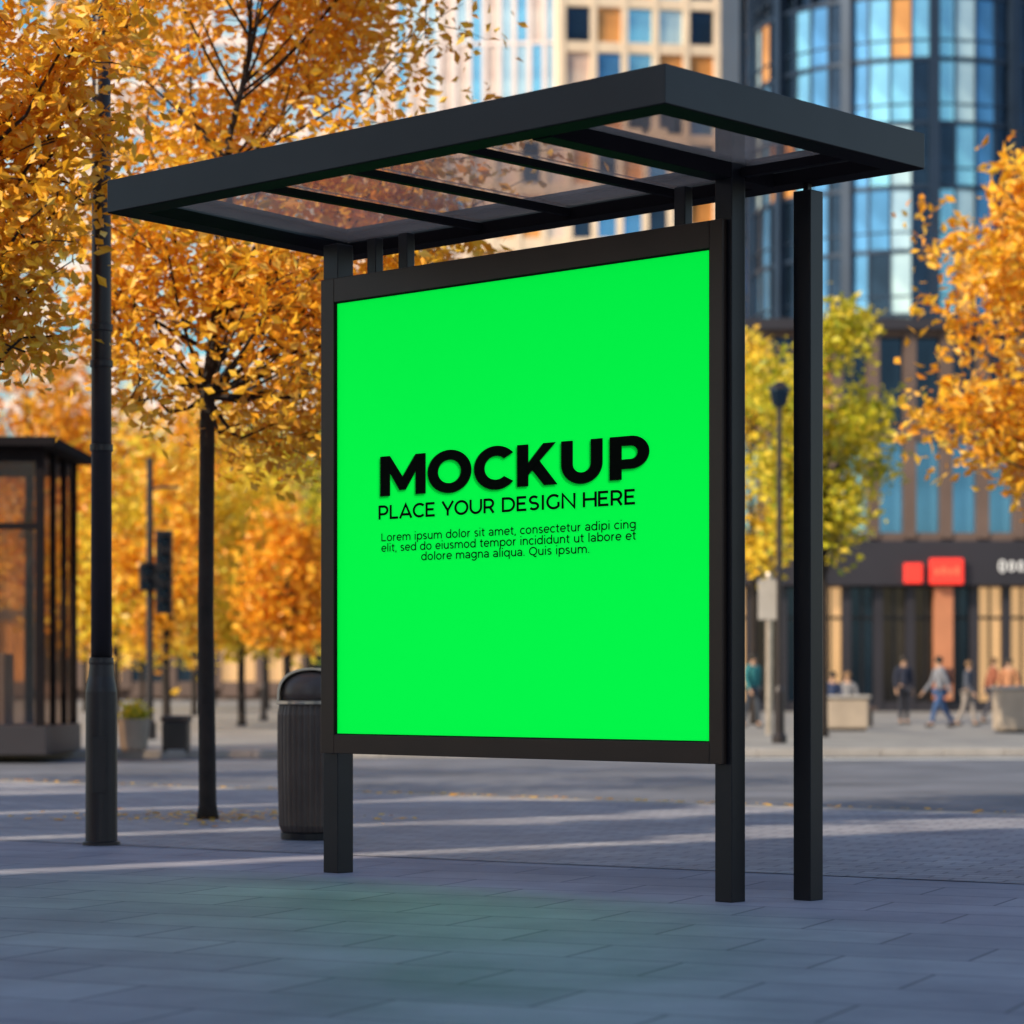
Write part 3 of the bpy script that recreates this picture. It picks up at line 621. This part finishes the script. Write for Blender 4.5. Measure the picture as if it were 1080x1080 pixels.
facade(r,18.2,72,7,19,1,M['cream'],.55,.85,[0,1,4,5,2,3],.5,weights=[4,4,5,1,2,1],seed=14,depth=5,vis=lambda i,j:j>9)
d=260; r=empty('pink_glass_tower',(PX(487,d),d,0),R(-5),'pale pink and blue glass tower with white vertical mullions above the shelter roof','tower')
facade(r,19.6,86,13,12,1,M['white'],.45,.35,lambda i,j,q:[3,5,0,5,3,5,5,0,5,3,0,5,3][i] if q.random()<.88 else q.choice([0,3,5]),.3,seed=13,depth=14,vis=lambda i,j:j>5)
d=190; r=empty('stone_block',(PX(520,d),d,0),0,'low cream stone block seen between shelter roof and panel','building')
facade(r,26,41,14,10,1,M['cream'],.5,.9,[2,4,1,5],.4,seed=15,depth=12,vis=lambda i,j:j>6)
d=230; r=empty('pale_block',(PX(120,d),d,0),R(4),'pale glass block seen through the golden leaves at left','building')
facade(r,34,66,12,16,1,M['white'],.5,.8,[3,0,5,3],.4,seed=16,depth=12,vis=lambda i,j:7<j)
d=140; r=empty('stone_block',(PX(180,d),d,0),0,'low brown stone block behind the far plaza trees at left','building')
facade(r,34,13,14,3,.6,M['brownstone'],.6,.8,[2,4,6,7],.4,seed=17,depth=12)
def shade_block(ya,yb,H,nc,nr,dp,lab,sd_):  # unseen blocks added off frame: shade the foreground, gaps leave sun streaks
    r=empty('unseen_shade_block',(-16,(ya+yb)/2,0),R(90),lab,'building')
    facade(r,yb-ya,H,nc,nr,1,M['cream'],.4,.9,[2,1,0],.2,seed=sd_,depth=dp)
shade_block(-40,2.7,18,14,5,4,'tall unseen block added left of the frame to shade the pavement',21)
shade_block(6.1,7.7,13,1,3,1.8,'slim low unseen block added left of the frame to cut sun streaks',22)
shade_block(9.6,11.6,13,1,3,1.8,'second slim unseen block added left of the frame to cut sun streaks',23)
shade_block(13.5,15.6,11.5,1,3,1.8,'third slim unseen block added left of the frame to cut sun streaks',24)
# ---------------------------------------------------------------- light, sky, camera
el,az=R(32),R(-125)
w=bpy.data.worlds.new('World'); scene.world=w; w.use_nodes=True; nt=w.node_tree
sk=nt.nodes.new('ShaderNodeTexSky'); sk.sky_type='NISHITA'; sk.sun_disc=False; sk.sun_elevation=el; sk.sun_rotation=az; sk.air_density=1.3; sk.dust_density=1.0; sk.ozone_density=2.0
nt.links.new(sk.outputs[0],nt.nodes['Background'].inputs[0]); nt.nodes['Background'].inputs[1].default_value=.15
sd=bpy.data.lights.new('sun','SUN'); sd.energy=5.0; sd.angle=R(.55); sd.color=(1,.85,.62)
so=bpy.data.objects.new('sun',sd); col.objects.link(so)
dirv=Vector((math.sin(az)*math.cos(el),math.cos(az)*math.cos(el),math.sin(el)))
so.rotation_euler=dirv.to_track_quat('Z','Y').to_euler()
cam=bpy.data.cameras.new('camera'); co=bpy.data.objects.new('camera',cam); col.objects.link(co)
co.location=(0,0,CH); co.rotation_euler=(R(90),0,0); cam.sensor_width=36; cam.lens=F/1080*36; cam.shift_y=177/1080; cam.clip_end=3000; cam.clip_start=.1
cam.dof.use_dof=True; cam.dof.focus_distance=13.6; cam.dof.aperture_fstop=2.0
scene.camera=co
scene.view_settings.view_transform='Standard'; scene.view_settings.look='None'; scene.view_settings.exposure=0
